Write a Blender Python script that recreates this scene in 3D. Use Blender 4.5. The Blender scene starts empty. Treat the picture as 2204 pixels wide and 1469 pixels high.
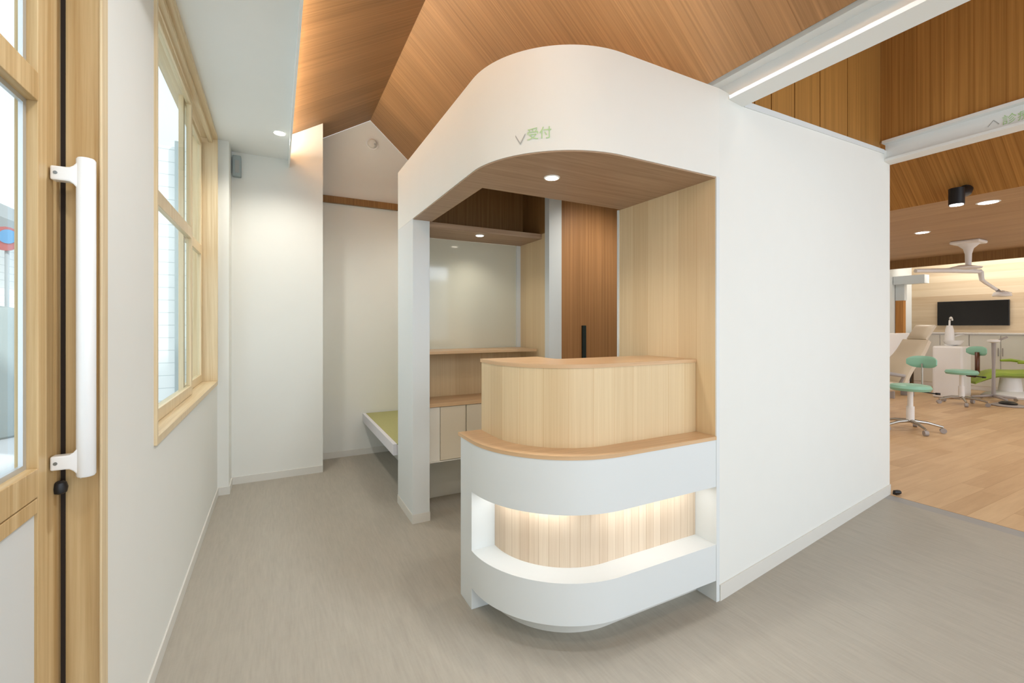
import bpy, bmesh, math, random
from mathutils import Vector, Matrix
random.seed(7)
C = bpy.context.scene.collection
PI = math.pi

# ------------------------------------------------------------------ materials
def lin(c):
    c = c.lstrip('#'); v = [int(c[i:i+2], 16)/255 for i in (0, 2, 4)]
    return tuple((x/12.92 if x <= .04045 else ((x+.055)/1.055)**2.4) for x in v) + (1,)

def new_mat(name):
    m = bpy.data.materials.new(name); m.use_nodes = True
    nt = m.node_tree; b = nt.nodes['Principled BSDF']
    return m, nt, b

def plain(name, col, rough=.5, metal=0, noise=.0, spec=.5, nscale=8, coat=0):
    m, nt, b = new_mat(name)
    b.inputs['Base Color'].default_value = lin(col)
    b.inputs['Roughness'].default_value = rough
    b.inputs['Metallic'].default_value = metal
    b.inputs['Specular IOR Level'].default_value = spec
    b.inputs['Coat Weight'].default_value = coat
    if noise:
        n = nt.nodes.new('ShaderNodeTexNoise'); n.inputs['Scale'].default_value = nscale
        n.inputs['Detail'].default_value = 4
        tc = nt.nodes.new('ShaderNodeTexCoord'); nt.links.new(tc.outputs['Object'], n.inputs['Vector'])
        mx = nt.nodes.new('ShaderNodeMix'); mx.data_type = 'RGBA'
        c = lin(col); mx.inputs[6].default_value = tuple(x*(1-noise) for x in c[:3])+(1,)
        mx.inputs[7].default_value = tuple(min(1, x*(1+noise)) for x in c[:3])+(1,)
        nt.links.new(n.outputs['Fac'], mx.inputs[0]); nt.links.new(mx.outputs[2], b.inputs['Base Color'])
        bp = nt.nodes.new('ShaderNodeBump'); bp.inputs['Strength'].default_value = .03
        n2 = nt.nodes.new('ShaderNodeTexNoise'); n2.inputs['Scale'].default_value = 220
        nt.links.new(tc.outputs['Object'], n2.inputs['Vector'])
        nt.links.new(n2.outputs['Fac'], bp.inputs['Height']); nt.links.new(bp.outputs['Normal'], b.inputs['Normal'])
    return m

def wood(name, dark, light, rough=.45, plank=0, tone=.5, joint=.6, across=70, along=1.2, swap=False, jw=.012, stretch=None, length=0, contrast=(.3, .7)):
    """grain from UV in metres: u across the grain, v along it"""
    m, nt, b = new_mat(name); N, L = nt.nodes, nt.links
    uv = N.new('ShaderNodeUVMap'); sep = N.new('ShaderNodeSeparateXYZ'); L.new(uv.outputs[0], sep.inputs[0])
    u, v = (sep.outputs[1], sep.outputs[0]) if swap else (sep.outputs[0], sep.outputs[1])
    def mth(op, a, bb=None, cc=None):
        n = N.new('ShaderNodeMath'); n.operation = op
        for i, x in enumerate((a, bb, cc)):
            if x is None: continue
            if isinstance(x, (int, float)): n.inputs[i].default_value = x
            else: L.new(x, n.inputs[i])
        return n.outputs[0]
    comb = N.new('ShaderNodeCombineXYZ')
    L.new(mth('MULTIPLY', u, across), comb.inputs[0]); L.new(mth('MULTIPLY', v, along), comb.inputs[1])
    z = 0
    if plank:
        up = mth('DIVIDE', u, plank); fl = mth('FLOOR', up); fr = mth('FRACT', up)
        idn = fl
        if length:
            wn0 = N.new('ShaderNodeTexWhiteNoise'); wn0.noise_dimensions = '1D'; L.new(fl, wn0.inputs['W'])
            vp = mth('ADD', mth('DIVIDE', v, length), mth('MULTIPLY', wn0.outputs['Value'], 5))
            idn = mth('ADD', mth('MULTIPLY', fl, 17.3), mth('FLOOR', vp))
        wn = N.new('ShaderNodeTexWhiteNoise'); wn.noise_dimensions = '1D'; L.new(idn, wn.inputs['W'])
        z = wn.outputs['Value']
        L.new(mth('MULTIPLY', z, 30), comb.inputs[2])
    n1 = N.new('ShaderNodeTexNoise'); n1.inputs['Scale'].default_value = 1; n1.inputs['Detail'].default_value = 5
    n1.inputs['Roughness'].default_value = .6
    L.new(comb.outputs[0], n1.inputs['Vector'])
    mr = N.new('ShaderNodeMapRange'); mr.inputs[1].default_value = contrast[0]; mr.inputs[2].default_value = contrast[1]
    L.new(n1.outputs['Fac'], mr.inputs[0])
    fac = mr.outputs[0]
    if plank:
        fac = mth('ADD', mth('MULTIPLY', fac, 1-tone), mth('MULTIPLY', z, tone))
    mx = N.new('ShaderNodeMix'); mx.data_type = 'RGBA'
    mx.inputs[6].default_value = lin(dark); mx.inputs[7].default_value = lin(light)
    L.new(fac, mx.inputs[0]); out = mx.outputs[2]
    if plank and joint:
        e = mth('LESS_THAN', mth('MINIMUM', fr, mth('SUBTRACT', 1, fr)), jw)
        if length:
            fv = mth('FRACT', vp); ev = mth('LESS_THAN', fv, .004); e = mth('MAXIMUM', e, ev)
        m2 = N.new('ShaderNodeMix'); m2.data_type = 'RGBA'; m2.blend_type = 'MULTIPLY'
        m2.inputs[7].default_value = (joint, joint*.93, joint*.86, 1)
        L.new(e, m2.inputs[0]); L.new(out, m2.inputs[6]); out = m2.outputs[2]
    L.new(out, b.inputs['Base Color']); b.inputs['Roughness'].default_value = rough
    b.inputs['Specular IOR Level'].default_value = .35
    return m

def emis(name, col, s):
    m, nt, b = new_mat(name)
    b.inputs['Base Color'].default_value = lin(col)
    b.inputs['Emission Color'].default_value = lin(col); b.inputs['Emission Strength'].default_value = s
    return m

def glass(name, tint='#fbfefd', refl=.035):
    m = bpy.data.materials.new(name); m.use_nodes = True; nt = m.node_tree; nt.nodes.clear()
    o = nt.nodes.new('ShaderNodeOutputMaterial'); t = nt.nodes.new('ShaderNodeBsdfTransparent')
    g = nt.nodes.new('ShaderNodeBsdfGlossy'); mx = nt.nodes.new('ShaderNodeMixShader')
    f = nt.nodes.new('ShaderNodeFresnel'); f.inputs[0].default_value = 1.45
    t.inputs[0].default_value = lin(tint); g.inputs['Roughness'].default_value = .02
    mm = nt.nodes.new('ShaderNodeMath'); mm.operation = 'MULTIPLY'; mm.inputs[1].default_value = refl*6
    nt.links.new(f.outputs[0], mm.inputs[0]); nt.links.new(mm.outputs[0], mx.inputs[0])
    nt.links.new(t.outputs[0], mx.inputs[1]); nt.links.new(g.outputs[0], mx.inputs[2]); nt.links.new(mx.outputs[0], o.inputs[0])
    return m

def vinyl():
    m, nt, b = new_mat('vinyl floor'); N, L = nt.nodes, nt.links
    tc = N.new('ShaderNodeTexCoord')
    def nz(scale, det=4):
        mp = N.new('ShaderNodeMapping'); mp.inputs['Scale'].default_value = scale; L.new(tc.outputs['Object'], mp.inputs[0])
        n = N.new('ShaderNodeTexNoise'); n.inputs['Scale'].default_value = 1; n.inputs['Detail'].default_value = det
        L.new(mp.outputs[0], n.inputs['Vector']); return n.outputs['Fac']
    a = nz((90, 9, 1)); c = nz((26, 3, 1)); d = nz((1.2, 1, 1), 2); e = nz((9, 90, 1))
    def mth(op, x, y):
        n = N.new('ShaderNodeMath'); n.operation = op
        for i, q in enumerate((x, y)):
            if isinstance(q, (int, float)): n.inputs[i].default_value = q
            else: L.new(q, n.inputs[i])
        return n.outputs[0]
    s = mth('ADD', mth('ADD', mth('MULTIPLY', a, .45), mth('MULTIPLY', c, .35)), mth('ADD', mth('MULTIPLY', d, .1), mth('MULTIPLY', e, .1)))
    mr = N.new('ShaderNodeMapRange'); mr.inputs[1].default_value = .28; mr.inputs[2].default_value = .72; L.new(s, mr.inputs[0])
    mx = N.new('ShaderNodeMix'); mx.data_type = 'RGBA'; mx.inputs[6].default_value = lin('#9d978b'); mx.inputs[7].default_value = lin('#b0aa9d')
    L.new(mr.outputs[0], mx.inputs[0]); L.new(mx.outputs[2], b.inputs['Base Color'])
    b.inputs['Roughness'].default_value = .42; b.inputs['Specular IOR Level'].default_value = .35
    return m

def lined(name, col, linecol, spacing, axis='Z', width=.05):
    m, nt, b = new_mat(name); N, L = nt.nodes, nt.links
    tc = N.new('ShaderNodeTexCoord'); sp = N.new('ShaderNodeSeparateXYZ'); L.new(tc.outputs['Object'], sp.inputs[0])
    d = N.new('ShaderNodeMath'); d.operation = 'DIVIDE'; d.inputs[1].default_value = spacing; L.new(sp.outputs[axis], d.inputs[0])
    f = N.new('ShaderNodeMath'); f.operation = 'FRACT'; L.new(d.outputs[0], f.inputs[0])
    l = N.new('ShaderNodeMath'); l.operation = 'LESS_THAN'; l.inputs[1].default_value = width; L.new(f.outputs[0], l.inputs[0])
    mx = N.new('ShaderNodeMix'); mx.data_type = 'RGBA'; mx.inputs[6].default_value = lin(col); mx.inputs[7].default_value = lin(linecol)
    L.new(l.outputs[0], mx.inputs[0]); L.new(mx.outputs[2], b.inputs['Base Color']); b.inputs['Roughness'].default_value = .7
    return m

M = dict(
    white=plain('white wall paper', '#e4e5df', .75, noise=.012),
    white_sat=plain('white satin panel', '#dbe0e0', .42),
    soffit=plain('white ceiling', '#eceeeb', .8, noise=.01),
    skirt=plain('skirting', '#d9d7cf', .5),
    ceil=wood('cedar ceiling', '#846442', '#b98e62', .5, plank=.21, tone=.22, joint=.9, across=95, along=1.0, jw=.006, contrast=(.25, .75)),
    ceil2=wood('cedar slats', '#966832', '#c48f4c', .5, plank=.075, tone=.2, joint=.84, across=60, along=.6, jw=.05),
    ceilp=wood('cedar panels', '#8f6630', '#b07d3e', .5, across=60, along=.6),
    maple=wood('maple veneer', '#cfb58c', '#e2cda6', .42, plank=.11, tone=.5, joint=.93, across=120, along=1.5, jw=.015),
    maple_top=wood('maple counter top', '#c5a27a', '#dab992', .35, across=60, along=2, swap=True),
    niche=wood('pale strip board', '#c9b399', '#e0cfb8', .5, plank=.045, tone=.5, joint=.8, across=90, along=2, jw=.03),
    canopyw=wood('grey oak soffit', '#9c8168', '#b69b80', .5, across=50, along=2, swap=True),
    dkoak=wood('brown oak lining', '#7d5a32', '#9a7446', .5, across=70, along=1.5),
    door_w=wood('orange cedar door', '#93683f', '#bf8d5c', .5, plank=.035, tone=.15, joint=.85, across=110, along=.8, jw=.04),
    pine=wood('light pine frame', '#cdb48a', '#e6d5b2', .4, across=55, along=1.2),
    pine_d=wood('golden pine', '#b3905c', '#dfc698', .38, across=40, along=.8),
    tfloor=wood('oak plank floor', '#b8926a', '#d9b98f', .38, plank=.14, tone=.6, joint=.85, across=22, along=2, jw=.012, swap=True, length=1.1),
    tceil=wood('pale oak ceiling', '#a98662', '#c4a37c', .5, across=18, along=1.2, plank=.18, tone=.4, joint=.95),
    twall=wood('pale horizontal boards', '#b39877', '#d3c0a2', .5, across=14, along=.8, plank=.15, tone=.65, joint=.95, swap=True),
    vinyl=vinyl(), strip=plain('grey floor strip', '#9a9895', .45, noise=.05, nscale=30),
    glass=glass('clear glass'), alu=plain('aluminium bead', '#c9cfd3', .3, .6),
    steel=plain('white painted steel', '#eceeec', .45),
    handle=plain('white lacquer handle', '#f1f3f4', .3, coat=.3),
    screw=plain('screw metal', '#8d9499', .35, .8),
    black=plain('black plastic', '#17171a', .4), blk_gap=plain('door gap shade', '#251b14', .8),  # last colour is painted shade for the gap beside the door
    darkh=plain('dark bronze handle', '#23302f', .35, .3),
    grey=plain('grey mark', '#a9aaa6', .6), green=plain('green mark', '#b2d39b', .6),
    tatami=plain('green tatami', '#aaa872', .8, noise=.08, nscale=60), bench=plain('bench edge', '#dcdbe0', .5),
    backglass=plain('pale back painted glass', '#d3d2c0', .08, spec=.6),
    cab=plain('cream cabinet', '#ddd3be', .5), cabw=plain('white cabinet', '#e9e6dc', .5),
    lamp=emis('lit lamp', '#fff4e0', 9), lampw=emis('lit white lamp', '#ffffff', 14),
    led=emis('led strip', '#fffaf4', 2.2),
    mint=plain('mint vinyl', '#8dbfa8', .4), lime=plain('lime vinyl', '#93ab2b', .4), beigev=plain('beige vinyl', '#cfc0a8', .45),
    chrome=plain('chrome', '#b5b0a8', .25, .8), brownrod=plain('brown plastic', '#5a3118', .45),
    dwhite=plain('dental white', '#eeebe8', .35), tv=plain('black screen', '#0c0b0a', .18), rgrey=plain('grey tray', '#a49c98', .5),
    pave=plain('outside paving', '#d6d9dc', .9, noise=.06, nscale=2), siding=lined('white siding', '#f3f6f5', '#c3cdcd', .14),
    roofg=plain('grey roof', '#a9b1b5', .7), post_g=plain('grey green bin', '#9eaaab', .6),
    red=plain('red sign', '#b9666a', .6), blue=plain('blue sign', '#5f9fce', .6),
    whiteplastic=plain('white plastic', '#e6e6e2', .4), orange_w=wood('orange wood post', '#b3763c', '#cf954f', .5, across=60, along=1),
)

# ------------------------------------------------------------------ geometry helpers
class MB:
    def __init__(s): s.bm = bmesh.new(); s.uv = s.bm.loops.layers.uv.new('UVMap')
    def face(s, pts, uvs=None, smooth=False):
        vs = [s.bm.verts.new(p) for p in pts]
        try: f = s.bm.faces.new(vs)
        except ValueError: return
        f.smooth = smooth; f.normal_update(); n = f.normal
        for i, l in enumerate(f.loops):
            if uvs: l[s.uv].uv = uvs[i]
            else:
                p = Vector(pts[i])
                if abs(n.z) > .93: l[s.uv].uv = (p.x, p.y)
                else:
                    t = Vector((0, 0, 1)).cross(n).normalized()
                    if t.x+t.y*1.1 < 0: t = -t
                    w = n.cross(t); w = -w if w.z < 0 else w
                    l[s.uv].uv = (p.dot(t), p.dot(w))
        return f
    def box(s, a, b):
        (x0, y0, z0), (x1, y1, z1) = [min(p, q) for p, q in zip(a, b)], [max(p, q) for p, q in zip(a, b)]
        return s.prism([(x0, y0), (x1, y0), (x1, y1), (x0, y1)], z0, z1)
    def prism(s, pl, z0, z1):
        """plan polygon (counter-clockwise) extruded in z; z1 may be a list of tops"""
        n = len(pl); zt = z1 if isinstance(z1, (list, tuple)) else [z1]*n; zb = z0 if isinstance(z0, (list, tuple)) else [z0]*n
        s.face([(pl[i][0], pl[i][1], zt[i]) for i in range(n)])
        s.face([(pl[i][0], pl[i][1], zb[i]) for i in reversed(range(n))])
        for i in range(n):
            j = (i+1) % n
            s.face([(pl[i][0], pl[i][1], zb[i]), (pl[j][0], pl[j][1], zb[j]), (pl[j][0], pl[j][1], zt[j]), (pl[i][0], pl[i][1], zt[i])])
        return s
    def xz(s, pl, y0, y1):
        """polygon in XZ extruded along Y"""
        n = len(pl)
        s.face([(x, y0, z) for x, z in pl]); s.face([(x, y1, z) for x, z in reversed(pl)])
        for i in range(n):
            (xa, za), (xb, zb) = pl[i], pl[(i+1) % n]
            s.face([(xa, y0, za), (xa, y1, za), (xb, y1, zb), (xb, y0, zb)])
        return s
    def yz(s, pl, x0, x1):
        n = len(pl)
        s.face([(x0, y, z) for y, z in pl]); s.face([(x1, y, z) for y, z in reversed(pl)])
        for i in range(n):
            (ya, za), (yb, zb) = pl[i], pl[(i+1) % n]
            s.face([(x0, ya, za), (x1, ya, za), (x1, yb, zb), (x0, yb, zb)])
        return s
    def band(s, outer, inner, z0, z1):
        """solid between two open plan paths (same count)"""
        n = len(outer); lo = [0]; li = [0]
        for i in range(1, n):
            lo.append(lo[-1]+math.dist(outer[i], outer[i-1])); li.append(li[-1]+math.dist(inner[i], inner[i-1]))
        for i in range(n-1):
            a, b, c, d = outer[i], outer[i+1], inner[i+1], inner[i]
            s.face([(*a, z0), (*b, z0), (*b, z1), (*a, z1)], [(lo[i], z0), (lo[i+1], z0), (lo[i+1], z1), (lo[i], z1)], True)
            s.face([(*c, z0), (*d, z0), (*d, z1), (*c, z1)], [(li[i+1], z0), (li[i], z0), (li[i], z1), (li[i+1], z1)], True)
            s.face([(*a, z1), (*b, z1), (*c, z1), (*d, z1)])
            s.face([(*d, z0), (*c, z0), (*b, z0), (*a, z0)])
        for i in (0, n-1):
            s.face([(*outer[i], z0), (*outer[i], z1), (*inner[i], z1), (*inner[i], z0)])
        return s
    def tube(s, pts, r, seg=10, cap=True):
        pts = [Vector(p) for p in pts]; rs = r if isinstance(r, (list, tuple)) else [r]*len(pts)
        rings = []
        for i, p in enumerate(pts):
            d = (pts[min(i+1, len(pts)-1)]-pts[max(i-1, 0)]).normalized()
            a = Vector((0, 0, 1)) if abs(d.z) < .9 else Vector((1, 0, 0))
            x = d.cross(a).normalized(); y = d.cross(x)
            rings.append([s.bm.verts.new(p+(x*math.cos(2*PI*k/seg)+y*math.sin(2*PI*k/seg))*rs[i]) for k in range(seg)])
        for A, B in zip(rings, rings[1:]):
            for k in range(seg):
                f = s.bm.faces.new((A[k], A[(k+1) % seg], B[(k+1) % seg], B[k])); f.smooth = True
        if cap: s.bm.faces.new(rings[0]); s.bm.faces.new(list(reversed(rings[-1])))
        return s
    def lathe(s, prof, c=(0, 0, 0), seg=24, sx=1, sy=1):
        rings = [[s.bm.verts.new((c[0]+r*math.cos(2*PI*k/seg)*sx, c[1]+r*math.sin(2*PI*k/seg)*sy, c[2]+z)) for k in range(seg)] for r, z in prof]
        for A, B in zip(rings, rings[1:]):
            for k in range(seg):
                f = s.bm.faces.new((A[k], A[(k+1) % seg], B[(k+1) % seg], B[k])); f.smooth = True
        s.bm.faces.new(list(reversed(rings[0]))); s.bm.faces.new(rings[-1])
        return s
    def sheet(s, fn, nu, nv, th, smooth=True):
        """thick curved sheet: fn(u,v)->(point, normal)"""
        top = [[None]*(nv+1) for _ in range(nu+1)]; bot = [[None]*(nv+1) for _ in range(nu+1)]
        for i in range(nu+1):
            for j in range(nv+1):
                p, n, t = fn(i/nu, j/nv)
                top[i][j] = s.bm.verts.new(p+n*t); bot[i][j] = s.bm.verts.new(p-n*t)
        def q(*v):
            f = s.bm.faces.new(v); f.smooth = smooth
        for i in range(nu):
            for j in range(nv):
                q(top[i][j], top[i+1][j], top[i+1][j+1], top[i][j+1]); q(bot[i][j+1], bot[i+1][j+1], bot[i+1][j], bot[i][j])
        for i in range(nu):
            q(bot[i][0], bot[i+1][0], top[i+1][0], top[i][0]); q(top[i][nv], top[i+1][nv], bot[i+1][nv], bot[i][nv])
        for j in range(nv):
            q(top[0][j], top[0][j+1], bot[0][j+1], bot[0][j]); q(bot[nu][j], bot[nu][j+1], top[nu][j+1], top[nu][j])
        return s
    def build(s, name, mat, parent=None, bevel=0, origin=None, seg=2, sub=0):
        bmesh.ops.remove_doubles(s.bm, verts=s.bm.verts, dist=1e-5)
        bmesh.ops.recalc_face_normals(s.bm, faces=s.bm.faces)
        for ed in s.bm.edges:
            if len(ed.link_faces) == 2 and ed.calc_face_angle(0) > .6: ed.smooth = False
        if origin is not None: bmesh.ops.translate(s.bm, verts=s.bm.verts, vec=-Vector(origin))
        me = bpy.data.meshes.new(name); s.bm.to_mesh(me); s.bm.free()
        me.materials.append(mat); o = bpy.data.objects.new(name, me); C.objects.link(o)
        if origin is not None: o.location = origin
        if parent: o.parent = parent
        if bevel:
            b = o.modifiers.new('Bevel', 'BEVEL'); b.width = bevel; b.segments = seg; b.limit_method = 'ANGLE'; b.angle_limit = .7
        if sub:
            b = o.modifiers.new('Subdivision', 'SUBSURF'); b.levels = sub; b.render_levels = sub
        return o

def tag(o, label, cat, group=None, kind=None):
    o['label'] = label; o['category'] = cat
    if group: o['group'] = group
    if kind: o['kind'] = kind
    return o
def empty(name, loc, rz=0):
    o = bpy.data.objects.new(name, None); o.empty_display_size = .1; C.objects.link(o)
    o.location = loc; o.rotation_euler = (0, 0, rz); return o
def struct(o, label=None):
    o['kind'] = 'structure'
    if label: o['label'] = label
    return o
def B(a, b): return MB().box(a, b)
def copy_tree(o, parent=None):
    c = o.copy(); C.objects.link(c)
    if parent: c.parent = parent
    for ch in list(o.children): copy_tree(ch, c)
    return c

# ================================================================== SETTING
ZS = 2.72          # lower white ceiling
XW = -.40          # left wall face
RX, RZ = .845, 3.385   # ridge
def left_z(x): return RZ-.6*(RX-x)
def right_z(x): return RZ-.88*(x-RX)

struct(B((-.56, -3, -.1), (4.05, 4.9, 0)).build('floor', M['vinyl']), 'grey vinyl floor of the waiting area')
struct(B((4.05, -3, -.1), (4.165, 4.9, 0)).build('trim_1', M['strip']), 'narrow grey floor strip where the wood floor begins')
struct(B((4.17, -3, -.1), (13.0, 4.9, 0)).build('floor_treatment', M['tfloor']), 'light oak plank floor of the treatment room')

# ---- left wall
wl = MB()
wl.box((-.56, -3, 0), (XW, .55, ZS)); wl.box((-.56, .55, 2.5), (XW, 1.5, ZS))
wl.box((-.56, 1.55, 0), (XW, 2.075, ZS)); wl.box((-.56, 2.075, 0), (XW, 4.02, .855)); wl.box((-.56, 4.02, 0), (XW, 4.3, ZS))
struct(wl.build('wall_left', M['white']), 'white left wall with door and window openings')
nib = MB().box((XW, 4.076, 0), (-.325, 4.3, ZS))
struct(nib.build('wall_nib', M['white']), 'narrow white wall return beyond the window')
# end wall
struct(MB().xz([(-.325, 0), (.365, 0), (.365, left_z(.365)-.002), (-.1, left_z(-.1)-.002), (-.325, left_z(-.1)-.002)], 4.3, 4.7).build('wall_end', M['white']), 'white end wall left of the alcove')
struct(MB().xz([(.365, 0), (2.6, 0), (2.6, 2.0), (right_x:=RX+(RZ-2.5)/.88, 2.5), (RX, RZ-.002), (.365, left_z(.365)-.002)], 4.7, 4.8).build('wall_alcove', M['white']), 'white gable wall at the back of the alcove')
struct(B((1.9, 3.34, 0), (1.98, 4.7, 2.45)).build('wall_alcove_side', M['white']))
# skirting
struct(B((XW, 1.552, 0), (XW+.008, 4.076, .06)).build('baseboard_left', M['skirt'], bevel=.002))
struct(MB().box((XW+.008, 4.068, 0), (-.317, 4.076, .06)).box((-.325, 4.076, 0), (-.317, 4.29, .06)).box((-.317, 4.292, 0), (.365, 4.3, .06)).build('baseboard_end', M['skirt']))
struct(B((.365, 4.692, 0), (1.03, 4.7, .06)).build('baseboard_alcove', M['skirt']))
# low white ceiling and its lip
struct(MB().box((-.56, -3, ZS), (.1, 4.3, ZS+.03)).box((.088, -3, 2.655), (.1, 4.3, ZS)).build('ceiling_low', M['soffit']), 'flat white ceiling along the window wall')
# wood pitched ceiling
t = .04
struct(MB().xz([(-.1, left_z(-.1)), (RX, RZ), (RX, RZ+t), (-.1, left_z(-.1)+t)], -3, 4.7).build('ceiling_left_slope', M['ceil']), 'cedar boarded left slope of the pitched ceiling')
struct(MB().xz([(RX, RZ), (1.87, right_z(1.87)), (1.87, right_z(1.87)+t), (RX, RZ+t)], -3, 4.7).build('ceiling_right_slope', M['ceil']), 'cedar boarded right slope of the pitched ceiling')
struct(B((-.12, -3, ZS+.03), (-.1, 4.7, left_z(-.1)+t)).build('trim_2', M['soffit']))
struct(B((.365, 4.66, 2.495), (1.9, 4.7, 2.56)).build('trim_3', M['dkoak'], bevel=.003), 'brown wooden picture rail across the alcove wall')

struct(MB().box((1.87, -3, 2.525), (2.03, 4.8, 2.57)).box((2.065, 1.56, 2.3), (2.10, 4.8, 2.57)).box((2.03, 1.56, 2.525), (2.065, 4.8, 2.57)).build('leak_cover', M['soffit']), 'unseen strip above the first steel beam, added to block a light leak')  # unseen strips added to stop sun leaking past the beam
# ---- front white wall, skewed in plan
def wy(x, off=0): return 1.415+(x-1.852)*(1.70-1.415)/(4.195-1.852)+off
def wtop(x): return 2.42+(x-2.05)*(2.64-2.42)/(4.195-2.05)
struct(MB().prism([(1.852, 1.415), (2.07, wy(2.07)), (4.195, 1.70), (4.185, 1.82), (2.07, wy(2.07)+.12), (1.852, 1.535)], 0, [2.42, 2.42, 2.64, 2.64, 2.42, 2.42]).build('wall_front', M['white']), 'long white partition wall right of the counter')
struct(MB().prism([(1.853, 1.409), (4.198, 1.694), (4.195, 1.70), (1.853, 1.415)], 0, .075).build('baseboard_front', M['skirt']))
struct(MB().prism([(2.07, wy(2.07)-.006), (4.06, wy(4.06)-.006), (4.06, wy(4.06)+.03), (2.07, wy(2.07)+.03)], [wtop(2.07)-.03, wtop(4.06)-.03, wtop(4.06)-.03, wtop(2.07)-.03], [wtop(2.07), wtop(4.06), wtop(4.06), wtop(2.07)]).build('trim_4', M['white_sat']), 'thin white cap along the partition top')
# cedar wall above the partition: separate wide panels in one surface, and slatted return above the second beam
w1 = MB(); xs = [2.07, 2.231, 2.409, 2.684, 3.025, 3.461, 4.10]
for a, b in zip(xs, xs[1:]):
    w1.prism([(a+.004, wy(a)+.03), (b-.004, wy(b)+.03), (b-.004, wy(b)+.06), (a+.004, wy(a)+.06)], 2.35, 3.7)
w1.prism([(2.07, wy(2.07)+.045), (4.1, wy(4.1)+.045), (4.1, wy(4.1)+.07), (2.07, wy(2.07)+.07)], 2.35, 3.7)
struct(w1.build('wall_upper_front', M['ceilp']), 'tall cedar panels above the white partition')
struct(B((4.10, -3, 2.701), (4.14, 1.74, 3.7)).build('wall_upper_right', M['ceil2']), 'cedar slatted wall above the second steel beam')
struct(B((2.0, -3, 3.7), (4.14, 1.75, 3.74)).build('ceiling_upper', M['ceil']))
struct(B((1.99, -3, 2.53), (2.03, 1.46, 3.74)).build('wall_upper_left', M['ceilp']))

# ---- treatment room shell
struct(B((4.2, 4.85, 0), (13, 4.9, 4.2)).build('wall_treatment_left', M['white']))
struct(MB().box((13.0, -3, 0), (13.1, 4.85, 4.2)).build('wall_treatment_back', M['twall']), 'back wall with pale horizontal boards')
struct(B((6.17, -3, 2.6), (11.0, 4.85, 2.64)).build('ceiling_treatment', M['tceil']), 'flat pale oak ceiling of the treatment room')
struct(B((11.0, -3, 2.433), (11.03, 4.85, 2.64)).build('trim_5', M['dkoak']), 'brown fascia in front of the lit ceiling cove')
struct(B((11.03, -3, 3.0), (13, 4.85, 3.03)).build('ceiling_cove', M['soffit']))
struct(MB().xz([(4.9, 2.6+.88*1.27), (6.17, 2.6), (6.17, 2.64), (4.9, 2.64+.88*1.27)], -3, 4.85).build('ceiling_treatment_slope', M['ceil2']), 'sloping cedar slat ceiling of the treatment room')
struct(B((4.14, -3, 3.7), (4.92, 4.85, 3.74)).build('ceiling_treatment_top', M['soffit']))
struct(B((4.19, 1.83, 0), (4.25, 4.85, 3.7)).build('wall_treatment_near', M['white']))
struct(MB().box((12.2, 4.70, 0), (12.32, 4.84, 1.85)).build('trim_6', M['orange_w']), 'orange wooden post at the treatment room corner')
struct(MB().box((12.2, 4.68, 1.85), (12.32, 4.84, 2.2)).box((12.1, 4.3, 2.2), (12.32, 4.84, 2.38)).build('trim_7', M['white_sat']), 'white boxed bulkhead over the orange post')

# ================================================================== STEEL BEAMS
def hbeam(x0, x1, z0, z1, y0, y1, label):
    e = empty('steel_beam', ((x0+x1)/2, y0, z0)); tag(e, label, 'beam')
    off = Vector((-(x0+x1)/2, -y0, -z0)); c = (x0+x1)/2; w = .02
    for nm, a, b in (('top_flange', (x0, y0, z1-.022), (x1, y1, z1)), ('web', (c-w/2, y0, z0+.018), (c+w/2, y1, z1-.022)), ('bottom_flange', (x0, y0, z0), (x1, y1, z0+.018))):
        o = B(Vector(a)+off, Vector(b)+off).build(nm, M['steel'], e)
    return e
hbeam(1.93, 2.06, 2.39, 2.52, -3, 1.95, 'white steel beam running overhead into the top of the booth')
b2 = hbeam(4.07, 4.20, 2.54, 2.70, -3, 1.70, 'white steel beam over the treatment room opening with green lettering')

# ================================================================== DOOR 1
d = empty('door_1', (-.48, 1.0, 0)); struct(d, 'pine framed glazed sliding entrance door')
def L(v, o): return (v[0]-o[0], v[1]-o[1], v[2]-o[2])
DO = (-.48, 1.0, 0)
def part(parent, org, name, mat, boxes, bevel=0):
    m = MB()
    for a, b in boxes: m.box(L(a, org), L(b, org))
    return m.build(name, mat, parent, bevel=bevel)
part(d, DO, 'door_stile', M['pine_d'], [((-.52, 1.405, .01), (-.48, 1.517, 2.48))], .002)
part(d, DO, 'door_stile', M['pine_d'], [((-.52, .6, .01), (-.48, .70, 2.48))], .002)
part(d, DO, 'door_rail', M['pine_d'], [((-.52, .70, 1.81), (-.48, 1.405, 1.875))], .002)
part(d, DO, 'door_rail', M['pine_d'], [((-.52, .70, .91), (-.48, 1.405, .975))], .002)
part(d, DO, 'door_rail', M['pine_d'], [((-.52, .70, 2.40), (-.48, 1.405, 2.48))], .002)
part(d, DO, 'trim_strip', M['pine_d'], [((-.515, .70, .873), (-.481, 1.405, .907))], .002)
part(d, DO, 'lower_panel', M['white_sat'], [((-.51, .70, .02), (-.487, 1.405, .873))])
for z0, z1 in ((.975, 1.81), (1.875, 2.40)):
    g = part(d, DO, 'door_glass', M['glass'], [((-.512, .70, z0), (-.508, 1.405, z1))])
    part(g, (0, 0, 0), 'glazing_bead', M['alu'], [(L((-.508, 1.39, z0), DO), L((-.50, 1.405, z1), DO)), (L((-.508, .70, z0), DO), L((-.50, 1.39, z0+.012), DO)), (L((-.508, .70, z1-.012), DO), L((-.50, 1.39, z1), DO)), (L((-.508, .70, z0+.012), DO), L((-.50, .712, z1-.012), DO))])
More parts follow.
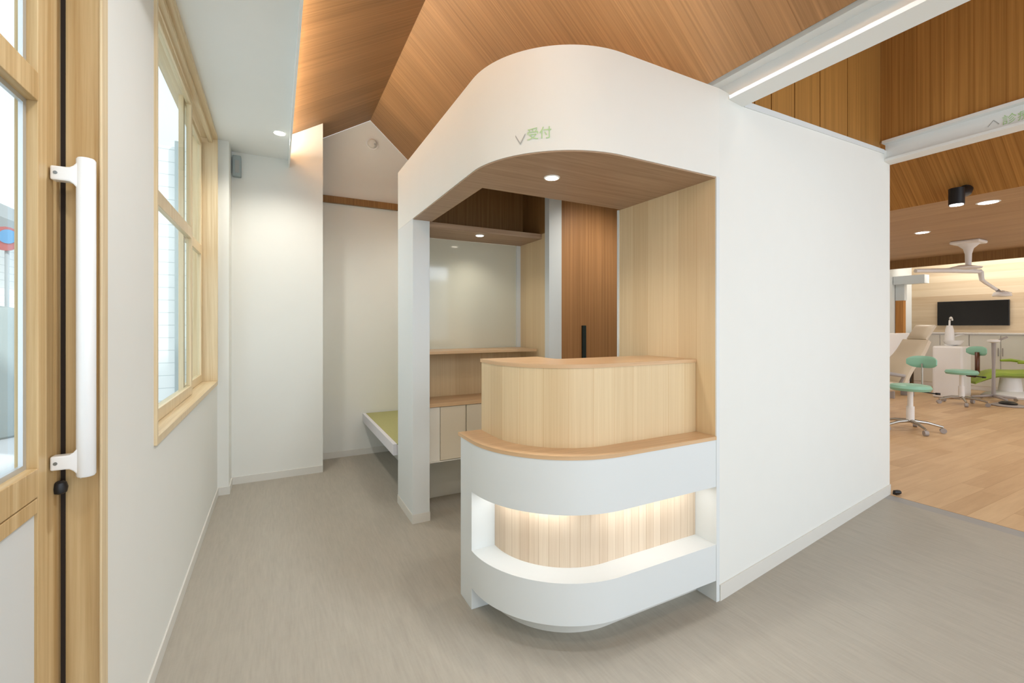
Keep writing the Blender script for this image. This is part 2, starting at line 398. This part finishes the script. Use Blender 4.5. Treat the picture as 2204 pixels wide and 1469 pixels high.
# pull handle: round bar on two tapering arms
h = empty('door_handle', (0.065, .465, .93)); h.parent = d
hb = MB(); hb.lathe([(.016, 0), (.0185, .004), (.0185, .776), (.016, .78)], (0, 0, 0), 24)
hb.build('handle_bar', M['handle'], h)
for z in (.04, .735):
    a = MB()
    n = 9; ys = .013
    prof = []
    for k in range(n):
        u = k/(n-1); hh = .017+.028*max(0, (u-.55)/.45)**2
        prof.append((-.062+u*.055, hh))
    pl = [(x, z+hh) for x, hh in prof]+[(x, z-hh) for x, hh in reversed(prof)]
    a.xz(pl, -ys, ys)
    ar = a.build('handle_arm', M['handle'], h, bevel=.004)
    MB().tube([(-.052, -.0145, z), (-.052, -.012, z)], .004, 10).build('screw', M['screw'], ar)
# jamb, dark strip as shade in the gap, and trim
struct(MB().box((-.56, 1.522, 0), (-.4, 1.55, ZS)).build('trim_8', M['pine_d'], bevel=.002), 'golden pine door jamb')
struct(B((-.40, 1.50, 0), (-.394, 1.545, ZS)).build('trim_9', M['pine'], bevel=.002), 'pale pine edge strip beside the door')
struct(B((-.478, 1.5175, 0), (-.47, 1.522, ZS)).build('gap_shade', M['blk_gap']))  # dark strip standing in for the shaded gap at the door edge
struct(MB().box((-.56, .55, 2.485), (-.4, 1.522, 2.5)).build('trim_11', M['pine_d']))
struct(B((-.56, .55, 0), (-.4, .595, 2.485)).build('trim_12', M['pine_d']))
bp = MB().lathe([(.006, 0), (.013, .004), (.015, .016), (.012, .028), (.005, .032)], (-.472, 1.495, .885), 16).build('door_bumper', M['black'])
tag(bp, 'small black rubber bumper on the door edge below the pull handle', 'bumper')

# ================================================================== WINDOW 1 (two sliding sashes)
w = empty('window_1', (-.48, 3.0, .87)); struct(w, 'pine framed sliding window in the left wall'); WO = (-.48, 3.0, .87)
part(w, WO, 'window_frame', M['pine'], [((-.56, 2.075, .855), (-.39, 4.01, .885)), ((-.56, 2.075, 2.69), (-.39, 4.01, 2.72)), ((-.56, 2.075, .885), (-.39, 2.095, 2.69)), ((-.56, 3.99, .885), (-.39, 4.02, 2.69)), ((-.445, 2.095, 2.66), (-.42, 3.99, 2.69))], .002)
def sash(x0, x1, y0, y1):
    e = empty('sash', (0, 0, 0)); e.parent = w
    fr = part(e, WO, 'sash_frame', M['pine'], [((x0, y0, .888), (x1, y0+.04, 2.66)), ((x0, y1-.04, .888), (x1, y1, 2.66)), ((x0, y0+.04, .888), (x1, y1-.04, .94)), ((x0, y0+.04, 2.62), (x1, y1-.04, 2.66)), ((x0, y0+.04, 1.82), (x1, y1-.04, 1.885))], .002)
    part(e, WO, 'sash_glass', M['glass'], [(((x0+x1)/2-.002, y0+.04, .94), ((x0+x1)/2+.002, y1-.04, 1.82)), (((x0+x1)/2-.002, y0+.04, 1.885), ((x0+x1)/2+.002, y1-.04, 2.62))])
sash(-.475, -.45, 2.1, 3.30)
sash(-.51, -.485, 3.24, 3.985)

# ================================================================== OUTSIDE
struct(B((-16, -4, -.2), (-.6, 22, -.1)).build('ground_outside', M['pave']), 'bright paving outside')
hs = empty('neighbour_house', (-4.5, 7, -.1)); tag(hs, 'pale house with horizontal siding seen through the door glass and window', 'house')
B((-1.0, 0, 0), (0, 7, 2.5)).build('siding_wall', M['siding'], hs)
B((-1.0, -1.5, 3.1), (.7, 7, 3.3)).build('eave', M['roofg'], hs)
MB().box((-1.0, 0, 2.5), (.0, 7, 3.1)).build('upper_siding', M['siding'], hs)
s2 = empty('garden_fence', (-1.6, 6.2, -.1)); tag(s2, 'pale boarded fence outside the sliding window', 'fence')
B((-.2, 0, 0), (1.0, .05, 3.4)).build('fence_panel', M['siding'], s2)
for x in (-.2, .2, .6): B((x, -.06, 0), (x+.07, 0, 3.45)).build('fence_post', M['post_g'], s2)
bn = MB().lathe([(.30, 0), (.33, .03), (.33, 1.5), (.26, 1.62), (.05, 1.66)], (0, 0, 0), 24)
bo = bn.build('storage_tank', M['post_g']); bo.location = (-3.2, 8.0, -.1); tag(bo, 'grey cylindrical tank standing outside beyond the entrance door', 'tank')
sg = empty('round_sign', (-3.4, 9.0, .08)); tag(sg, 'small round blue and red sign on a post outside the door', 'sign')
MB().tube([(0, 0, -.18), (0, 0, 2.45)], .025, 8).build('sign_post', M['roofg'], sg)
MB().tube([(0, -.03, 2.45), (0, -.05, 2.45)], .17, 20).build('sign_disc', M['red'], sg)
MB().tube([(0.03, -.051, 2.48), (0.03, -.06, 2.48)], .10, 20).build('sign_centre', M['blue'], sg)

# ================================================================== RECEPTION BOOTH (canopy, post, linings)
X0, Y0, R = .79, 1.415, .47
def path(off, yend, xend, n=28):
    r = R-off; c = (X0+R, Y0+R); pts = [(X0+off, yend)]
    if yend > c[1]+.001: pts.append((X0+off, c[1]))
    for i in range(1, n+1):
        a = PI/2*i/n; pts.append((c[0]-r*math.cos(a), c[1]-r*math.sin(a)))
    pts.append((xend, Y0+off)); return pts
def match(outer_off, inner_off, yend, xend): return path(outer_off, yend, xend), path(inner_off, yend, xend)

booth = empty('reception_booth', (X0, Y0, 0)); tag(booth, 'white curved canopy booth on a square post over the reception counter', 'reception booth')
BO = (X0, Y0, 0)
o_, i_ = match(0, .12, 3.3, 1.852)
sh = lambda pts: [(x-X0, y-Y0) for x, y in pts]
MB().band(sh(o_), sh(i_), 2.0, 2.42).build('canopy_fascia', M['white'], booth)
cp = path(.003, 2.9, 1.83)
cpl = sh(cp+[(1.83, 2.07), (.92, 2.07), (.92, 2.9)])
m = MB(); m.prism(cpl, 1.994, 2.0); m.build('canopy_soffit', M['canopyw'], booth)
part(booth, BO, 'canopy_lid', M['dkoak'], [((.91, 1.885, 2.4), (2.6, 3.4, 2.418)), ((1.26, 1.535, 2.4), (1.852, 1.885, 2.418))])
part(booth, BO, 'post', M['white_sat'], [((.79, 2.896, 0), (.905, 3.3, 2.0))], .002)
part(booth, BO, 'post_base', M['skirt'], [((.786, 2.892, 0), (.79, 3.3, .06)), ((.79, 2.892, 0), (.907, 2.896, .06))])
part(booth, BO, 'side_lining', M['maple'], [((1.83, 1.42, .54), (1.8515, 2.086, 1.994))])
part(booth, BO, 'side_edge', M['white_sat'], [((1.83, 1.413, 0), (1.8515, 1.42, 2.0)), ((1.83, 1.42, 0), (1.8515, 2.086, .54)), ((1.822, 2.086, 0), (1.86, 2.098, 1.994))])
# back wall: low white wall, maple lining, pale glass panel, dark upper lining
part(booth, BO, 'back_wall', M['white'], [((.905, 3.27, 0), (1.80, 3.36, .36))])
part(booth, BO, 'back_lining', M['maple'], [((.905, 3.27, .36), (1.80, 3.36, 1.10))])
part(booth, BO, 'glass_panel', M['backglass'], [((.905, 3.28, 1.12), (1.765, 3.29, 1.96))])
part(booth, BO, 'glass_frame', M['white_sat'], [((1.765, 3.265, 1.12), (1.80, 3.36, 1.96)), ((.905, 3.30, 1.1), (1.765, 3.36, 1.96))])
part(booth, BO, 'return_lining', M['maple'], [((1.80, 2.86, .0), (1.84, 3.36, 2.4))])
part(booth, BO, 'upper_lining', M['dkoak'], [((.912, 3.2, 2.0), (1.80, 3.25, 2.4)), ((1.785, 2.86, 2.0), (1.80, 3.2, 2.4))])
part(booth, BO, 'rear_soffit', M['canopyw'], [((.905, 2.93, 1.962), (1.80, 3.28, 2.0))])
part(booth, BO, 'column', M['white_sat'], [((1.785, 2.80, 0), (1.895, 2.86, 2.4))])
part(booth, BO, 'rear_wall', M['white'], [((2.6, 1.65, 0), (2.65, 3.0, 2.4)), ((1.84, 3.0, 0), (2.6, 3.05, 2.4))])

# sliding door inside the booth
d2 = empty('door_2', (2.2, 2.88, 0)); struct(d2, 'orange cedar slatted sliding door behind the counter')
B((-.305, 0, 0), (.38, .035, 2.39)).build('door_leaf', M['door_w'], d2)
MB().box((-.062, -.016, .85), (-.026, 0, 1.3)).build('door_handle', M['darkh'], d2, bevel=.003)

# lettering, bent round the canopy curve
def text_mesh(body, size, name, mat):
    cu = bpy.data.curves.new(name, 'FONT'); cu.body = body; cu.size = size; cu.align_x = 'LEFT'; cu.resolution_u = 3
    tmp = bpy.data.objects.new('tmp', cu); C.objects.link(tmp)
    bpy.context.view_layer.update()
    me = bpy.data.meshes.new_from_object(tmp.evaluated_get(bpy.context.evaluated_depsgraph_get()))
    bpy.data.objects.remove(tmp); bpy.data.curves.remove(cu)
    me.materials.clear(); me.materials.append(mat); me.name = name
    o = bpy.data.objects.new(name, me); C.objects.link(o); return o
def bend(o, s0, z0, off=.003):
    bm = bmesh.new(); bm.from_mesh(o.data)
    bmesh.ops.subdivide_edges(bm, edges=[e for e in bm.edges if e.calc_length() > .03], cuts=2)
    for v in bm.verts:
        a = (s0+v.co.x)/R; r = R+off
        x, y = X0+R-r*math.cos(a), Y0+R-r*math.sin(a)
        v.co = Vector((x-X0, y-Y0, z0+v.co.y))
    bm.to_mesh(o.data); bm.free()
tx = text_mesh('受付', .052, 'canopy_lettering', M['green']); bend(tx, R*math.radians(40.2), 2.054); tx.parent = booth
tx['label'] = 'pale green lettering'
am = MB()
def chevron(m, w, hgt, th, up=1):
    y = lambda q: q*up
    for s in (-1, 1):
        m.face([(0, y(0), 0), (s*w/2, y(hgt), 0), (s*w/2, y(hgt)+th*up, 0), (0, y(th), 0)])
chevron(am, .044, .036, .007); ao = am.build('arrow_mark', M['grey'], booth); bend(ao, R*math.radians(36.8), 2.038)

# ================================================================== RECEPTION COUNTER
ct = empty('reception_counter', (X0, Y0, 0)); tag(ct, 'curved white reception counter with lit niche and raised maple screen', 'counter')
def cband(name, o0, o1, yend, z0, z1, mat, xend=1.8295, bevel=0):
    a, b = match(o0, o1, yend, xend); return MB().band(sh(a), sh(b), z0, z1).build(name, mat, ct, bevel=bevel)
YE = 1.898
cband('lower_band', 0, .40, YE, .10, .27, M['white_sat'])
cband('upper_band', 0, .40, YE, .542, .763, M['white_sat'])
cband('niche_back', .118, .14, YE, .27, .542, M['niche'], xend=1.829)
cband('plinth', .11, .13, YE, 0, .10, M['skirt'])
part(ct, BO, 'end_panel', M['white_sat'], [((.79, YE, 0), (.91, 2.035, .763))], .0015)
part(ct, BO, 'inner_panel', M['maple'], [((.91, 1.98, 0), (1.82, 2.03, .54))])
a, b = match(-.004, .45, 2.06, 1.829)
MB().band(sh(a), sh(b), .763, .779).build('shelf_top', M['maple_top'], ct)
cband('screen', .115, .15, 2.045, .779, 1.118, M['maple'], xend=1.829)
a, b = match(.110, .44, 2.05, 1.829)
MB().band(sh(a), sh(b), 1.118, 1.134).build('screen_top', M['maple_top'], ct)
cband('light_strip', .03, .042, 1.86, .533, .5415, M['led'], xend=1.80)

# ================================================================== BACK CABINET, SHELVES
cb = empty('wall_cabinet', (1.35, 3.1, .355)); tag(cb, 'white wall hung cabinet with cream doors below the booth back shelf', 'cabinet'); CO = (1.35, 3.1, .355)
part(cb, CO, 'cabinet_body', M['cabw'], [((.907, 3.0, .355), (1.795, 3.268, .735))], .001)
part(cb, CO, 'filler_strip', M['cabw'], [((.907, 2.985, .36), (1.005, 3.0, .733))])
x = 1.008
for k in range(4):
    part(cb, CO, 'door', M['cab'], [((x, 2.982, .362), (x+.188, 3.0, .733))], .0015); x += .196
part(cb, CO, 'underside_strip', M['cabw'], [((.907, 2.982, .352), (1.795, 3.0, .358))])
wt = B((.906, 2.975, .736), (1.797, 3.268, .762)).build('back_worktop', M['maple_top'], bevel=.001)
tag(wt, 'maple worktop on the white wall cabinet at the back of the booth', 'worktop')
us = B((.906, 2.975, 1.101), (1.782, 3.268, 1.121)).build('back_shelf', M['maple_top'], bevel=.001)
tag(us, 'thin maple shelf below the pale glass panel', 'shelf')

# ================================================================== BENCH
be = empty('tatami_bench', (.77, 4.0, 0)); tag(be, 'low bench with a green tatami top beyond the booth', 'bench'); EO = (.77, 4.0, 0)
part(be, EO, 'mat', M['tatami'], [((.80, 3.37, .405), (1.895, 4.69, .414))])
part(be, EO, 'bench_frame', M['bench'], [((.77, 3.365, .33), (.80, 4.698, .414)), ((.80, 3.365, .33), (1.895, 4.698, .405))], .002)
part(be, EO, 'bench_base', M['white'], [((1.036, 3.365, 0), (1.895, 4.698, .33))])

# ================================================================== LIGHT FITTINGS
def downlight(x, y, z, r, label, mat, group, power, col=(1, .93, .83), blend=.8, tilt=None):
    e = empty('downlight', (x, y, z)); tag(e, label, 'downlight', group)
    MB().lathe([(r*1.02, -.004), (r*1.25, -.003), (r*1.27, 0), (r*1.02, 0)], (0, 0, 0), 28).build('trim_ring', M['steel'], e)
    MB().lathe([(r, -.0055), (r, -.001)], (0, 0, 0), 28).build('lens', mat, e)
    if power:
        li = bpy.data.lights.new('downlight_lamp', 'SPOT'); li.energy = power; li.color = col; li.spot_size = 2.4; li.spot_blend = blend; li.shadow_soft_size = .04
        o = bpy.data.objects.new('downlight_lamp', li); C.objects.link(o); o.location = (x, y, z-.02)
downlight(.021, 3.72, ZS, .038, 'round white downlight in the low white ceiling near the end wall', M['lamp'], 'downlights', 40)
downlight(1.144, 1.771, 1.994, .030, 'small round downlight under the curved canopy above the counter', M['lamp'], 'downlights', 19)
downlight(1.322, 3.02, 1.962, .027, 'small round downlight in the rear soffit above the glass panel', M['lamp'], 'downlights', 6)
downlight(7.995, 2.865, 2.6, .07, 'round downlight in the treatment ceiling nearest the dental light mount', M['lampw'], 'downlights', 25, (1, .97, .92))
downlight(6.65, 1.838, 2.6, .075, 'round downlight in the treatment ceiling beside the black spotlight', M['lampw'], 'downlights', 25, (1, .97, .92))
# smoke detector on gable
sd = empty('smoke_detector', (.862, 4.7, 3.146)); tag(sd, 'round white smoke detector high on the gable wall', 'smoke detector')
MB().tube([(0, 0, 0), (0, -.012, 0)], .062, 28).build('base_plate', M['whiteplastic'], sd)
MB().tube([(0, -.012, 0), (0, -.03, 0), (0, -.042, 0)], [.048, .045, .03], 28).build('sensor_cap', M['skirt'], sd)
MB().tube([(.02, -.042, -.01), (.02, -.046, -.01)], .008, 10).build('test_button', M['grey'], sd)
# sensor box on end wall
sn = empty('wall_sensor', (-.285, 4.3, 2.60)); tag(sn, 'small grey sensor box high in the corner of the end wall', 'sensor')
MB().box((-.03, -.05, -.09), (.03, 0, .08)).build('sensor_body', M['post_g'], sn, bevel=.006)
MB().box((-.012, -.053, -.06), (.018, -.05, .04)).build('sensor_lens', M['grey'], sn, bevel=.001)
# beam lettering
t2 = text_mesh('診療室', .068, 'beam_lettering', M['green'])
t2.rotation_euler = (PI/2, 0, -PI/2); t2.parent = b2; t2.location = (-.0125, 1.078+3, .048); t2['label'] = 'pale green lettering'
am = MB(); chevron(am, .052, .034, .006, -1); a2 = am.build('arrow_mark', M['grey'], b2); a2.rotation_euler = (PI/2, 0, -PI/2); a2.location = (-.0125, 1.115+3, .095)
# door stop
ds = MB().tube([(4.203, 1.675, .02), (4.225, 1.66, .02), (4.24, 1.655, .02)], [.014, .018, .015], 12).box((4.205, 1.66, 0), (4.235, 1.685, .02)).build('door_stop', M['black']); tag(ds, 'tiny black door stop on the floor at the end of the white partition', 'door stop')

# ================================================================== TREATMENT ROOM
def stool(loc, rz, label, backh=.84, rod='chrome', rr=.009, rx=.25):
    e = empty('operator_stool', loc, rz); tag(e, label, 'stool', 'mint operator stools')
    MB().lathe([(.13, -.005), (.19, .0), (.205, .03), (.19, .062), (.13, .072)], (0, 0, .50), 28).build('seat', M['mint'], e)
    MB().lathe([(.04, .12), (.04, .3), (.028, .3), (.028, .49), (.10, .495)], (0, 0, 0), 16).build('gas_lift', M['dwhite'], e)
    for k in range(5):
        a = 2*PI*k/5+.3; cx, cy = math.cos(a), math.sin(a)
        l = MB().tube([(.02*cx, .02*cy, .12), (.16*cx, .16*cy, .11), (.30*cx, .30*cy, .075)], [.024, .018, .013], 10).build('leg', M['chrome'], e)
        MB().tube([(.30*cx-.02*cy, .30*cy+.02*cx, .032), (.30*cx+.02*cy, .30*cy-.02*cx, .032)], .031, 14).build('caster', M['rgrey'], l)
    MB().tube([(.10, 0, .49), (.22, 0, .47), (rx, 0, .52), (rx, 0, backh-.02)], rr, 8).build('back_rod', M[rod], e)
    def f(u, v):
        a = (u-.5)*1.3; r = .26
        hh = .075*(1-abs(2*u-1)**3.5*.6); p = Vector((rx-.23+r*math.cos(a), r*math.sin(a), backh-hh+2*hh*v)); n = Vector((math.cos(a), math.sin(a), 0))
        ed = (1-(2*u-1)**4)*(1-(2*v-1)**4)
        return p, n, .006+.018*ed
    MB().sheet(f, 16, 8, 0).build('backrest', M['mint'], e)
    MB().tube([(.08, -.08, .485), (.15, -.18, .47)], .008, 8).tube([(.15, -.18, .47), (.17, -.22, .47)], .014, 8).build('height_lever', M['black'], e)
    return e
stool((6.96, 2.61, 0), -.1, 'mint green stool on casters nearest the white partition end')
s2_ = stool((9.98, 3.07, 0), -.45, 'mint green stool with a brown back post in the middle of the treatment room', .88, 'brownrod', .03, .27)

def dental_chair(loc, rz, vin, label, recline=1.0, ring=False):
    e = empty('dental_chair', loc, rz); tag(e, label, 'dental chair')
    MB().lathe([(.26, 0), (.28, .03), (.24, .08), (.12, .12), (.10, .36), (.16, .40)], (0, 0, 0), 28, 1.35, .9).build('base', M['dwhite'], e)
    def seat(u, v):
        x = -.55+1.05*u; y = (v-.5)*.5; z = .48-.05*math.sin(PI*u)-(.22*max(0, (.35-u)/.35)**1.5)
        ed = (1-(2*v-1)**6)*(1-(2*u-1)**8); return Vector((x, y, z)), Vector((0, 0, 1)), .02+.045*ed
    MB().sheet(seat, 20, 10, 0).build('seat', vin, e)
    ca, sa = math.cos(recline), math.sin(recline)
    def back(u, v):
        s = .72*u; w = .5-.12*u; y = (v-.5)*w
        x = .45+s*ca; z = .50+s*sa+.03*math.sin(PI*2*u)
        ed = (1-(2*v-1)**6)*(1-(2*u-1)**8); return Vector((x, y, z)), Vector((-sa, 0, ca)), .025+.04*ed
    MB().sheet(back, 20, 10, 0).build('backrest', vin, e)
    def head(u, v):
        s = .74+.24*u; y = (v-.5)*.28
        ed = (1-(2*v-1)**4)*(1-(2*u-1)**4); return Vector((.45+s*ca-.01, y, .50+s*sa)), Vector((-sa, 0, ca)), .015+.04*ed
    MB().sheet(head, 12, 10, 0).build('headrest', vin, e)
    for s in (-1, 1):
        MB().tube([(.35, s*.27, .5), (.38, s*.30, .62), (.12, s*.30, .66), (-.02, s*.29, .65)], [.02, .025, .028, .02], 12).build('armrest', M['rgrey'] if not ring else vin, e)
    return e
dental_chair((7.25, 3.3, 0), -.42, M['beigev'], 'reclined beige dental chair partly hidden behind the white partition', .95)
dental_chair((11.7, 2.95, 0), -.95, M['lime'], 'lime green dental chair in front of the far wall', .95, True)

# white spittoon unit with faucet
un = empty('cuspidor_unit', (10.85, 3.47, 0), .1); tag(un, 'white cuspidor unit with a curved faucet below the black screen', 'cuspidor')
MB().box((-.28, -.2, 0), (.28, .2, .93)).build('cabinet', M['dwhite'], un, bevel=.03)
MB().lathe([(.03, 0), (.10, .02), (.14, .08), (.145, .10), (.12, .09), (.05, .03)], (.1, 0, .93), 24).build('bowl', M['dwhite'], un)
MB().tube([(.1, .05, .93), (.1, .05, 1.22), (.1, .05, 1.30)], [.075, .06, .04], 16).build('faucet_body', M['dwhite'], un)
MB().tube([(.1, .05, 1.28)]+[(.1+.09-.09*math.cos(a), .05, 1.36+.09*math.sin(a)) for a in [PI*k/8 for k in range(0, 8)]], .014, 10).build('faucet_spout', M['dwhite'], un)
MB().box((.2, -.25, 1.15), (.52, .05, 1.17)).tube([(.18, 0, 1.1), (.3, -.1, 1.15)], .015, 8).build('tray', M['dwhite'], un, bevel=.004)
# low white screen between chairs
pn = empty('low_partition', (10.0, 3.95, 0), -.05); tag(pn, 'low white translucent partition behind the beige dental chair', 'partition')
MB().box((-.35, -.015, .12), (.42, .015, 1.16)).build('panel', M['dwhite'], pn, bevel=.01)
for s in (-.3, .35): MB().box((s, -.1, 0), (s+.03, .1, .13)).build('foot', M['rgrey'], pn, bevel=.004)
# storage cabinets along far wall
y = 4.62
for k in range(6):
    e = empty('storage_cabinet', (12.72, y-.45, 0)); tag(e, ['white base cabinet at the far left end below the boarded wall', 'white base cabinet below the left part of the black screen', 'white base cabinet below the right part of the black screen', 'white base cabinet right of the black screen', 'white base cabinet second right of the black screen', 'white base cabinet furthest right along the far wall'][k], 'cabinet', 'white cabinets along the far wall')
    MB().box((-.25, -.448, 0), (.27, .448, 1.12)).build('cabinet_body', M['dwhite'], e, bevel=.004)
    for s in (-1, 1):
        dd = MB().box((-.268, s*.224-.218, .09), (-.25, s*.224+.218, 1.10)).build('door', M['cabw'], e, bevel=.003)
        MB().box((-.28, s*.03-.006, .7), (-.268, s*.03+.006, .86)).build('handle', M['rgrey'], dd)
    y -= .9
wk = B((12.44, -.82, 1.121), (12.995, 4.66, 1.15)).build('far_worktop', M['dwhite'], bevel=.003); tag(wk, 'white worktop over the far cabinets', 'worktop')
# television
tvy0, tvy1 = 3.28, 4.38
te = empty('television', (12.996, (tvy0+tvy1)/2, 1.56)); tag(te, 'wide black screen mounted on the boarded far wall', 'television')
MB().box((-.05, -.55, -.26), (0, .55, .26)).build('housing', M['black'], te, bevel=.006)
MB().box((-.053, -.54, -.25), (-.05, .54, .25)).build('screen', M['tv'], te)
# ceiling mounted dental light
dl = empty('dental_light', (9.42, 2.82, 2.6)); tag(dl, 'white ceiling mounted dental operating light with folding arms', 'dental light')
MB().box((-.17, -.17, -.05), (.17, .17, 0)).build('ceiling_plate', M['dwhite'], dl, bevel=.02)
MB().lathe([(.035, -.38), (.04, -.2), (.06, -.12), (.13, -.05)], (0, 0, 0), 20).build('pole', M['dwhite'], dl)
MB().lathe([(.05, -.45), (.20, -.43), (.21, -.41), (.10, -.385), (.05, -.37)], (-.05, .04, 0), 24).build('hub_cover', M['dwhite'], dl)
MB().tube([(.16, -.09, -.47), (-.3, .16, -.455), (-.72, .38, -.46)], [.032, .036, .03], 12).build('upper_arm', M['dwhite'], dl)
MB().tube([(.16, -.09, -.47), (.17, -.10, -.60), (.24, -.13, -.65), (.40, -.2, -.75)], [.035, .03, .024, .022], 12).build('lower_arm', M['dwhite'], dl)
hd = MB().lathe([(.05, -.03), (.14, -.02), (.15, 0), (.12, .04), (.03, .06)], (.46, -.24, -.83), 20, 1, .7).build('lamp_head', M['dwhite'], dl)
MB().tube([(.46, -.24, -.77), (.60, -.30, -.80)], .014, 8).build('grip', M['dwhite'], hd)
MB().tube([(.40, -.2, -.75), (.44, -.23, -.80)], .025, 8).build('joint', M['rgrey'], dl)
# instrument stand
st = empty('instrument_stand', (10.95, 2.96, 0)); tag(st, 'grey wheeled instrument stand with a small tray head by the lime chair', 'stand')
MB().tube([(0, 0, .08), (0, 0, .60), (.0, 0, 1.0)], [.028, .022, .03], 12).build('pole', M['rgrey'], st)
MB().lathe([(.04, 0), (.10, .02), (.10, .05), (.05, .06)], (0, 0, 1.0), 18, 1, .8).build('tray_head', M['dwhite'], st)
MB().tube([(.06, -.04, 1.04), (.16, -.12, 1.1)], .016, 8).build('grip', M['rgrey'], st)
for k in range(4):
    a = PI/4+k*PI/2
    l = MB().tube([(0, 0, .09), (.3*math.cos(a), .3*math.sin(a), .06)], [.025, .018], 8).build('leg', M['rgrey'], st)
    MB().tube([(.3*math.cos(a)-.015, .3*math.sin(a), .027), (.3*math.cos(a)+.015, .3*math.sin(a), .027)], .026, 12).build('caster', M['chrome'], l)
# foot pedal
fp = empty('foot_pedal', (10.45, 2.66, 0), .3); tag(fp, 'black foot pedal on a grey plate on the floor by the instrument stand', 'foot pedal')
MB().lathe([(.19, 0), (.20, .012), (.17, .03)], (0, 0, 0), 24).build('plate', M['rgrey'], fp)
MB().lathe([(.10, .03), (.11, .05), (.07, .075)], (0, 0, 0), 20).build('pedal', M['black'], fp)
# black spotlight on the slope
sp = empty('spotlight', (6.07, 1.84, 2.685)); tag(sp, 'black ceiling spotlight on the sloping cedar ceiling', 'spotlight')
MB().tube([(0, 0, 0), (-.01, 0, -.05)], .03, 16).build('mount', M['black'], sp)
MB().tube([(.04, 0, -.01), (.0, .0, -.05), (-.10, .03, -.09)], [.05, .055, .05], 18).build('bracket', M['black'], sp)
can = MB().tube([(-.11, .03, -.03), (-.11, .03, -.19)], .06, 24).build('can', M['black'], sp)
MB().tube([(-.11, .03, -.188), (-.11, .03, -.197)], .05, 20).build('lens', M['lampw'], can)

# ================================================================== LIGHTS
def area(name, loc, rot, sx, sy, power, col=(1, 1, 1), spread=None):
    li = bpy.data.lights.new(name, 'AREA'); li.shape = 'RECTANGLE'; li.size = sx; li.size_y = sy; li.energy = power; li.color = col
    if spread: li.spread = spread
    o = bpy.data.objects.new(name, li); C.objects.link(o); o.location = loc; o.rotation_euler = rot; return o
def sun(name, d, energy, angle, col):
    li = bpy.data.lights.new(name, 'SUN'); li.energy = energy; li.angle = math.radians(angle); li.color = col
    o = bpy.data.objects.new(name, li); C.objects.link(o); o.rotation_euler = Vector(d).to_track_quat('-Z', 'Y').to_euler(); return o
def spot(name, loc, d, power, size=2.4, col=(1, .94, .85), soft=.08):
    li = bpy.data.lights.new(name, 'SPOT'); li.energy = power; li.color = col; li.spot_size = size; li.spot_blend = .9; li.shadow_soft_size = soft
    o = bpy.data.objects.new(name, li); C.objects.link(o); o.location = loc; o.rotation_euler = Vector(d).to_track_quat('-Z', 'Y').to_euler(); return o
sun('outdoor_sun', (-.5, .45, -.72), 2.6, 3, (1, .98, .95))
sun('front_daylight', (.16, .97, -.14), .52, 50, (.80, .89, 1))
area('entrance_daylight', (1.2, -2.9, 1.4), (PI/2, 0, 0), 3.6, 2.4, 22, (.74, .86, 1))
area('high_daylight', (3.0, -1.9, 2.5), (.75, 0, .1), 2.4, .8, 34, (.74, .86, 1))
area('cove_strip', (-.02, 1.2, 2.765), (PI, 0, 0), .05, 6.5, 75, (1, .90, .74))
area('niche_strip', (1.5, 1.47, .53), (0, 0, 0), .55, .02, .55, (1, .98, .96))
area('niche_strip_left', (.87, 1.77, .53), (0, 0, 0), .02, .18, .17, (1, .98, .96))
area('niche_strip_mid', (1.0, 1.60, .53), (0, 0, -.8), .26, .02, .25, (1, .98, .96))
area('treatment_cove', (12.2, 1.2, 2.7), (0, -1.1, 0), .3, 6.5, 66, (1, .98, .96))
spot('ridge_lamp', (1.0, 1.49, 3.15), (-.05, -.12, -1), 115, 2.7, (.86, .93, 1), .05)
spot('upper_wall_fill', (2.6, -.6, 3.45), (.75, .9, -.45), 26, 2.6, (1, .93, .82), .15)  # unseen fill light added to brighten the cedar upper walls
spot('alcove_fill', (1.5, 4.0, 2.55), (-.25, .1, -1), 30, soft=.3)  # hidden fill added to lift the alcove, no fitting there
spot('rear_booth_fill', (2.2, 2.35, 2.36), (0, .25, -1), 28)  # hidden light added to brighten the cedar door, no fitting there
for px_, py_ in ((6.5, .3), (9, .6), (9.5, 3.6), (5.6, 3.4)): spot('treatment_lamp', (px_, py_, 2.55), (0, 0, -1), 60, 2.7)
for px_, py_ in ((.02, -1.2), (.02, .4)): spot('hall_fill', (px_, py_, 2.66), (.1, .3, -1), 30, 2.6)  # fill lights added over the aisle, kept out of view

wd = bpy.data.worlds.new('World'); bpy.context.scene.world = wd; wd.use_nodes = True
bg = wd.node_tree.nodes['Background']; bg.inputs[0].default_value = (.86, .93, 1, 1); bg.inputs[1].default_value = 1.5

# ================================================================== CAMERA
cam = bpy.data.cameras.new('Camera'); co = bpy.data.objects.new('Camera', cam); C.objects.link(co)
co.location = (0, 0, 1.3); co.rotation_euler = (PI/2, 0, -math.radians(27.766))
cam.sensor_width = 36; cam.lens = 36*963/2204; cam.shift_y = -(734.5-700)/2204*1; cam.clip_start = .02
bpy.context.scene.camera = co
vs = bpy.context.scene.view_settings; vs.view_transform = 'Standard'; vs.look = 'None'; vs.exposure = 0
